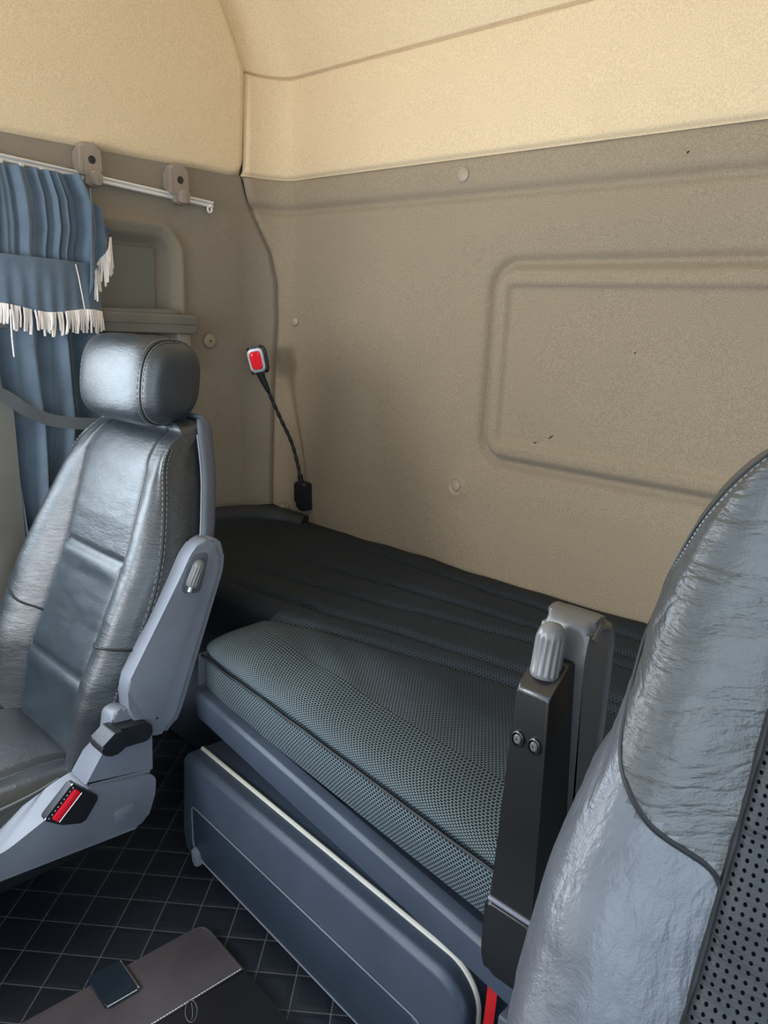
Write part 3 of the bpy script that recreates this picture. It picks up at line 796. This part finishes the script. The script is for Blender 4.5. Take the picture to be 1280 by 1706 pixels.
# shell behind the leather
def shell(u, v):
    z = lerp(.60, 1.150, v); w = interp(SP['w'], z-.012)*1.04; y0 = interp(SP['y'], z-.012)+.072+.045*smooth(1.0, 1.15, z)*0
    a = -PI*.5+u*PI; k = 1-.5*smooth(.96, 1, v)**2
    x = .385+w*math.copysign(abs(math.sin(a))**.35, math.sin(a)); y = y0+.042*abs(math.cos(a))**.5*k
    y += .030*smooth(.86, .70, z)*0
    return (x, y, z)
grid('back_shell', 60, 40, shell, M['greyd'], ps, thick=.006)
bm = bmesh.new(); pts = [Vector(shell(1, v/20))+Vector((.001, -.001, 0)) for v in range(0, 20)]; tube(bm, pts, .0022, 6); from_bm('shell_edge', bm, M['grey'], ps)
# headrest
hr_c = Vector((.372, -.650, 1.213))
def headrest(cc, hx, hy, hz, parent, name='headrest'):
    nx, na = 44, 56; V = []
    for i in range(nx+1):
        s = -1+2*i/nx; sx = math.copysign(1-(1-abs(s))**1.8, s) if abs(s) > 0 else 0
        k = (1-abs(sx)**7.0)**(1/3.2) if abs(sx) < 1 else .0
        for j in range(na):
            a = 2*PI*j/na; c, s_ = math.cos(a), math.sin(a)
            yy = math.copysign(abs(c)**.78, c)*hy; zz = math.copysign(abs(s_)**.72, s_)*hz
            zz *= 1-.05*(yy/hy); 
            lean = .10*zz
            g = 1-.028*gauss(abs(sx)*hx-(hx-.022), .0030)
            V.append(cc+Vector((sx*hx, yy*(.25+.75*k)*g+lean+.012*abs(sx)**2, zz*(.28+.72*k)*g+.002*nz(sx, yy*9, zz*9, 2))))
    F = [(i*na+j, i*na+(j+1) % na, (i+1)*na+(j+1) % na, (i+1)*na+j) for i in range(nx) for j in range(na)]
    F.append(tuple(range(na))[::-1]); F.append(tuple(nx*na+j for j in range(na)))
    o = mesh(name, V, F, M['leather'], parent); return o
h = headrest(hr_c, .137, .066, .082, ps)
def hring(xo, sc, r, nm, stitch=False):
    for sg in (-1, 1):
        bm = bmesh.new(); pts = []
        for j in range(72):
            a = 2*PI*j/72; c, s_ = math.cos(a), math.sin(a); sx = xo/.137; k = (1-abs(sx)**7)**(1/3.2)
            yy = math.copysign(abs(c)**.78, c)*.066; zz = math.copysign(abs(s_)**.72, s_)*.082; zz *= 1-.05*(yy/.066)
            pts.append(hr_c+Vector((sg*xo, yy*(.25+.75*k)*sc+.10*zz+.012*sx**2, zz*(.28+.72*k)*sc)))
        if stitch:
            for j in range(72):
                a_, b_ = pts[j], pts[(j+1) % 72]; tube(bm, [a_.lerp(b_, .15), a_.lerp(b_, .75)], r, 5)
        else: tube(bm, pts, r, 6, closed=True)
        from_bm(nm, bm, M['thread' if stitch else 'seam'], h)
hring(.1145, .985, .0016, 'piping'); hring(.1095, 1.0, .0009, 'stitching', True); hring(.1195, 1.0, .0009, 'stitching', True)
for sx in (-.06, .06):
    bm = bmesh.new(); tube(bm, [(.385+sx, -.635, 1.10), (.385+sx, -.645, 1.17)], .006, 12); from_bm('headrest_post', bm, M['dark'], ps)
# seat cushion
def cushion(cx, y0, y1, zt, zb, w, parent, name, mat):
    def f(u, v):
        a = (u*2-1); y = lerp(y0, y1, v)
        # cross-section from lower left, over the top, to lower right
        e = math.sqrt(max(0, 1-(2*abs(v-.5))**10))
        ang = a*PI*.5; sx = math.sin(ang); k = abs(sx)
        x = cx+w*math.copysign(min(1, k**.8), sx)
        top = zt+.022*gauss(abs(x-cx)-w*.80, w*.17)-.010*gauss(abs(x-cx)-w*.52, .008)
        z = lerp(zb, top, (abs(math.cos(ang))**.33)*(.25+.75*e))
        return Vector((x, y, z+.002*nz(x, y, z, 9)))
    return grid(name, 80, 60, f, mat, parent, thick=.004)
cu = cushion(.372, -1.40, -.835, .560, .42, .238, ps, 'seat_cushion', M['leather'])
bm = bmesh.new(); tube(bm, spline([(.595, -1.40, .545), (.592, -1.15, .552), (.588, -1.0, .557), (.575, -.93, .56)]), .0018, 6); from_bm('cushion_seam', bm, M['thread'], cu)
# grey side trim
def yz(p, d): return (d, p[0], p[1])
bm = bmesh.new()
prism(bm, rounded([(-1.42, .565), (-1.055, .520), (-.945, .563), (-.915, .5705), (-.800, .548), (-.790, .535), (-.792, .505), (-.813, .450), (-1.06, .474), (-1.42, .50)], [.01, .02, .01, .006, .012, .008, .01, .02, .01, .01]), yz, .585, .650, .007, 3)
sb = from_bm('side_trim', bm, M['grey'], ps)
bm = bmesh.new()
prism(bm, rounded([(-.916, .571), (-.868, .640), (-.862, .683), (-.842, .690), (-.815, .675), (-.790, .640), (-.792, .545)], [.004, .012, .01, .012, .02, .02, .006]), yz, .590, .643, .006, 3)
from_bm('recliner_cover', bm, M['grey'], ps)
bm = bmesh.new()
prism(bm, rounded([(-.872, .505), (-.835, .510), (-.835, .482), (-.872, .480)], .004), yz, .646, .6525, .002, 2); from_bm('trim_recess', bm, M['grey'], sb)
bm = bmesh.new()   # recliner lever
prism(bm, rounded([(-.902, .655), (-.878, .672), (-.862, .670), (-.858, .640), (-.880, .630), (-.900, .640)], .004), yz, .640, .682, .004, 3)
prism(bm, rounded([(-.868, .668), (-.812, .661), (-.803, .652), (-.803, .632), (-.815, .626), (-.868, .632)], [.003, .008, .006, .006, .008, .003]), yz, .640, .668, .003, 3)
from_bm('recliner_lever', bm, M['dark'], ps)
bm = bmesh.new(); box(bm, (.14, -1.30, FZ), (.34, -.84, .46), .02); from_bm('pedestal', bm, M['dark'], ps)
# buckle
bc = thing('seat_belt_buckle', (.62, -.94, .55), 'black seat belt buckle with red release button', 'buckle')
A0 = Vector((.655, -.992, .553)); 
ux_ = (Vector((.655, -.942, .598))-A0); ul = ux_.length; ux_.normalize()
vx_ = Vector((.0, .74, -.60)); vx_ = (vx_-ux_*vx_.dot(ux_)).normalized(); nx_ = ux_.cross(vx_); nx_ = nx_ if nx_.x > 0 else -nx_
def bf(p, d): return A0+ux_*p[0]+vx_*p[1]+nx_*d
bm = bmesh.new(); prism(bm, rounded([(0, 0), (ul, 0), (ul*1.02, .062), (ul*.35, .070), (.006, .036)], .005), bf, -.012, .004, .003, 3); from_bm('housing', bm, M['dark'], bc)
bm = bmesh.new(); prism(bm, rounded([(.008, .010), (ul-.006, .010), (ul-.006, .023), (.008, .023)], .002), bf, -.004, .0075, .0015, 2); from_bm('release_button', bm, M['red'], bc)
bm = bmesh.new(); tube(bm, [bf((.008, .0265), .0042), bf((ul-.006, .0265), .0042)], .0010, 6); tube(bm, [bf((.001, .001), .003), bf((ul-.001, .001), .003)], .0010, 6); from_bm('rim', bm, M['chrome'], bc)
bm = bmesh.new()
for k in range(9): q = bf((.006+k*(ul-.012)/8, .0058), .0040); box(bm, q-Vector((.0008, .0008, .0008)), q+Vector((.0008, .0008, .0008)))
from_bm('marking', bm, M['white'], bc)
bm = bmesh.new(); ribbon(bm, [bf((ul*.6, .055), -.012), bf((ul*.7, .10), -.014), (.60, -.86, .47)], ux_, .028, .006); from_bm('stalk', bm, M['dark'], bc)
# folded armrest of the passenger seat
def armrest_p():
    out = [(-.790, .614), (-.835, .672), (-.838, .730), (-.728, .905), (-.712, .935), (-.690, .957), (-.668, .958), (-.652, .935), (-.655, .895), (-.750, .645), (-.764, .622)]
    bm = bmesh.new(); prism(bm, rounded(out, .014, 3), yz, .618, .652, .0045, 3); t = from_bm('armrest', bm, M['grey'], ps); t['label'] = 'grey plastic armrest folded upright'
    out2 = [(p[0]+.016, p[1]-.002) for p in out]
    bm = bmesh.new(); prism(bm, rounded(out2, .014, 3), yz, .606, .645, .0045, 3); from_bm('pad', bm, M['grey'], t)
    bm = bmesh.new(); prism(bm, rounded([(-.733, .872), (-.712, .935), (-.672, .935), (-.694, .862)], [.010, .014, .014, .010], 4), yz, .6490, .6535, .0015, 2); from_bm('knob_recess', bm, M['greyd'], t)
    fluted_knob(Vector((.656, -.713, .880)), Vector((.10, .36, .93)), .0120, .050, t, 'knobdark', .010)
    bm = bmesh.new(); lathe(bm, [(.0022, 0), (.0022, .001), (.001, .001)], (.652, -.785, .652), (1, 0, 0), 10); from_bm('screw_hole', bm, M['gap'], t)
armrest_p()

# --- driver seat
ds = thing('driver_seat', (1.79, -.95, FZ), 'creased grey leather driver seat with perforated centre panel', 'seat')
SD = dict(cx=1.765, z0=.56, z1=1.42, dep=.10, wr=.0022,
          w=[(.56, .205), (.70, .212), (.80, .222), (.90, .244), (1.0, .244), (1.05, .232), (1.085, .222), (1.14, .220), (1.20, .212), (1.25, .195), (1.285, .165), (1.31, .13), (1.35, .11), (1.42, .10)],
          fb=[(.56, .045), (.8, .050), (.98, .046), (1.1, .034), (1.25, .020), (1.42, .004)],
          y=[(.56, -1.085), (.70, -1.060), (.80, -1.035), (.92, -.990), (1.05, -.940), (1.2, -.892), (1.3, -.870), (1.42, -.850)])
CWK[0] = .130
def dm(a, z):
    if abs(a) < 3: return 2
    zs = interp([(3, 1.005), (4, 1.020), (5, 1.045), (6, 1.073), (7, 1.103), (8.35, 1.145), (11, 1.165)], abs(a))
    return 0 if z > zs else 1
DP = seatback('backrest', SD, ds, ([M['leather_top'], M['leather_low'], M['leather_perf']], dm, 0))
for s in (-1, 1):
    seam_line('seam', DP, [(3*s, .60), (3*s, .85), (3*s, 1.1), (3*s, 1.30)], .0020, 'seam', ds)
    seam_line('seam', DP, [(9.5*s, 1.157), (8.2*s, 1.18), (7.6*s, 1.22), (7.2*s, 1.28), (7.0*s, 1.34), (7.0*s, 1.40)], .0016, 'seam', ds)
    seam_line('stitching', DP, [(8.7*s, 1.16), (7.8*s, 1.19), (7.2*s, 1.23), (6.8*s, 1.28), (6.6*s, 1.34), (6.6*s, 1.40)], 0, 'thread', ds, n=14, stitch=.0010)
    seam_line('seam', DP, [(3*s, 1.005), (4*s, 1.020), (5*s, 1.045), (6*s, 1.073), (7*s, 1.103), (8.35*s, 1.145), (10*s, 1.158), (11*s, 1.165)], .0020, 'seam', ds)
seam_line('seam', DP, [(-3, .93), (-1.5, .925), (0, .925), (3, .93)], .0018, 'seam', ds)
for sx in (-.05, .05):
    bm = bmesh.new(); tube(bm, [(1.765+sx, -.86, 1.40), (1.765+sx, -.86, 1.50)], .006, 12)
    from_bm('headrest_post', bm, M['dark'], ds)
hh = headrest(Vector((1.765, -.855, 1.545)), .13, .055, .07, ds)
cushion(1.765, -1.50, -1.00, .640, .50, .26, ds, 'seat_cushion', M['leather_low'])
bm = bmesh.new(); box(bm, (1.60, -1.45, FZ), (1.98, -1.0, .54), .02); from_bm('pedestal', bm, M['dark'], ds)
bm = bmesh.new(); box(bm, (1.345, -.72, FZ+.06), (1.40, -.66, .503), .004); box(bm, (1.345, -.72, FZ), (1.56, -.68, FZ+.07), .004)
from_bm('seat_rail_cover', bm, M['greyd'], ds)
# folded armrest of the driver seat: metal channel with knob, padded back
def ya(z): return interp([(.68, -.872), (1.10, -.868)], z)
bm = bmesh.new()
AX0, AX1 = 1.417, 1.460
def dv(p, x): return (x, p[0], p[1])
side = rounded([(-.870, 1.038), (-.838, 1.062), (-.812, 1.058), (-.800, .90), (-.800, .70), (-.835, .700), (-.862, .735), (-.872, .80)], [.004, .010, .004, .004, .02, .02, .02, .01], 4)
prism(bm, side, lambda p, d: (d+.000*(p[1]), p[0], p[1]), AX0, AX1, .0035, 3)
da = from_bm('armrest', bm, M['armmetal'], ds); da['label'] = 'black metal armrest folded upright'
bm = bmesh.new(); box(bm, (AX0+.004, -.866, 1.020), (AX1-.004, -.838, 1.0415), .002); from_bm('channel_mouth', bm, M['gap'], da)
bm = bmesh.new(); prism(bm, rounded([(-.832, 1.065), (-.826, 1.094), (-.812, 1.101), (-.792, 1.097), (-.776, 1.072), (-.774, .99), (-.784, .86), (-.798, .76), (-.812, .74)], [.01]*9, 4), dv, AX0-.001, AX1+.004, .009, 4)
from_bm('pad', bm, M['armpad'], da)
bm = bmesh.new(); tube(bm, [(AX1+.002, p[0]+.012, p[1]) for p in [(-.832, 1.080), (-.822, 1.090), (-.806, 1.086), (-.796, 1.062), (-.794, .99), (-.800, .88), (-.810, .80)]], .005, 8); from_bm('pad_welt', bm, M['armpad'], da)
fluted_knob(Vector((1.438, -.852, 1.048)), Vector((.02, .10, 1)), .0135, .050, da, 'knob')
for x, z in ((1.427, .990), (1.448, .990)):
    bm = bmesh.new(); lathe(bm, [(.0078, -.002), (.0078, .0012), (.0066, .0018), (.0060, -.001)], (x, -.8715, z), (0, -1, 0), 24); from_bm('screw_ring', bm, M['armmetal'], da)
    bm = bmesh.new(); lathe(bm, [(.0046, -.002), (.0046, .0014), (.0036, .0022), (.0016, .0022), (.0014, .0010)], (x, -.8715, z), (0, -1, 0), 18); from_bm('screw', bm, M['knobdark'], da)
bm = bmesh.new(); box(bm, (AX0-.0015, -.8745, .812), (AX1+.001, -.860, .8165), .0015); from_bm('groove_line', bm, M['grey'], da)
bm = bmesh.new(); prism(bm, rounded([(-.875, .811), (-.872, .745), (-.855, .705), (-.810, .690), (-.790, .72), (-.790, .811)], [.003, .02, .03, .02, .01, .003], 4), dv, AX0-.003, AX1+.003, .008, 4); from_bm('hinge_cover', bm, M['armblack'], da)
for o_ in [o for o in bpy.data.objects if (o.parent == da or o == da) and o.name.split('.')[0] in ('armrest', 'channel_mouth', 'screw_ring', 'screw', 'groove_line', 'hinge_cover')]:
    for v in o_.data.vertices: v.co.x = 1.439+(v.co.x-1.439)*lerp(.78, 1.20, smooth(1.06, .68, v.co.z))
# red strap hanging below it
bm = bmesh.new(); ribbon(bm, spline([(1.330, -.712, .56), (1.331, -.715, .50), (1.328, -.712, .45), (1.332, -.715, .38), (1.33, -.715, .30)]), (1, .35, 0), .013, .002)
tag(from_bm('red_strap', bm, M['redstrap'], sharp=60), 'narrow red webbing strap hanging below the driver armrest', 'strap')

# ---------------------------------------------------------------- notebook on the mat
nb = thing('notebook', (.90, -.95, FZ), 'brown grey suede notebook cover with stitched black leather lower part', 'notebook')
P0 = Vector((.771, -.775)); U1 = (Vector((.751, -1.062))-P0).normalized(); V1 = (Vector((1.008, -.798))-P0).normalized()
V1 = Vector((-U1.y, U1.x)); V1 = V1 if V1.x > 0 else -V1
def nf(p, d): q = P0+U1*p[0]+V1*p[1]; return (q.x, q.y, FZ+d)
bm = bmesh.new(); prism(bm, rounded([(0, 0), (.33, 0), (.33, .133), (0, .133)], [.020, .02, .002, .002], 5), nf, .002, .016, .004, 3); from_bm('suede_panel', bm, M['suede'], nb)
bm = bmesh.new(); prism(bm, rounded([(0, .130), (.33, .130), (.33, .28), (0, .28)], [.002, .002, .02, .02], 5), nf, .002, .0175, .004, 3); lo = from_bm('leather_panel', bm, M['blackle'], nb)
bm = bmesh.new()
for k in range(64): a = .004+k*.005; tube(bm, [nf((a, .127), .0168), nf((a+.0034, .127), .0168)], .0009, 5)
from_bm('stitching', bm, M['white'], nb)
bm = bmesh.new(); tube(bm, [nf(p, .0155) for p in rounded([(.003, .128), (.003, .003), (.326, .003), (.326, .128)], [0, .017, .017, 0], 6)], .0016, 6); from_bm('edge_welt', bm, M['suede'], nb)
tb = bmesh.new(); prism(tb, rounded([(.150, -.010), (.203, -.010), (.203, .058), (.150, .058)], .004, 4), nf, .014, .024, .004, 3); tb_o = from_bm('clasp_tab', tb, M['tab'], nb)
bm = bmesh.new(); tube(bm, [nf((.152, .0595), .021), nf((.201, .0595), .021)], .0012, 6); tube(bm, [nf((.1485, -.01), .021), nf((.1485, .058), .021)], .0014, 6); from_bm('tab_edge', bm, M['chrome'], tb_o)
bm = bmesh.new()    # embossed leaf shapes
def arc(c, r0, r1, a0, a1, rot=0, n=16):
    out = []
    for k in range(n+1):
        a = lerp(a0, a1, k/n); px, py = r0*math.cos(a), r1*math.sin(a)
        out.append(nf((c[0]+px*math.cos(rot)-py*math.sin(rot), c[1]+px*math.sin(rot)+py*math.cos(rot)), .0178))
    return out
for pts in (arc((.105, .146), .020, .009, 0, 2*PI, 1.1), arc((.105, .146), .015, .002, .2, 2.9, 1.1), arc((.150, .146), .016, .012, -.4, PI, -.3), arc((.153, .148), .012, .004, 0, 3, -.3)):
    tube(bm, pts, .0006, 5)
from_bm('embossed_emblem', bm, M['thread'], lo)
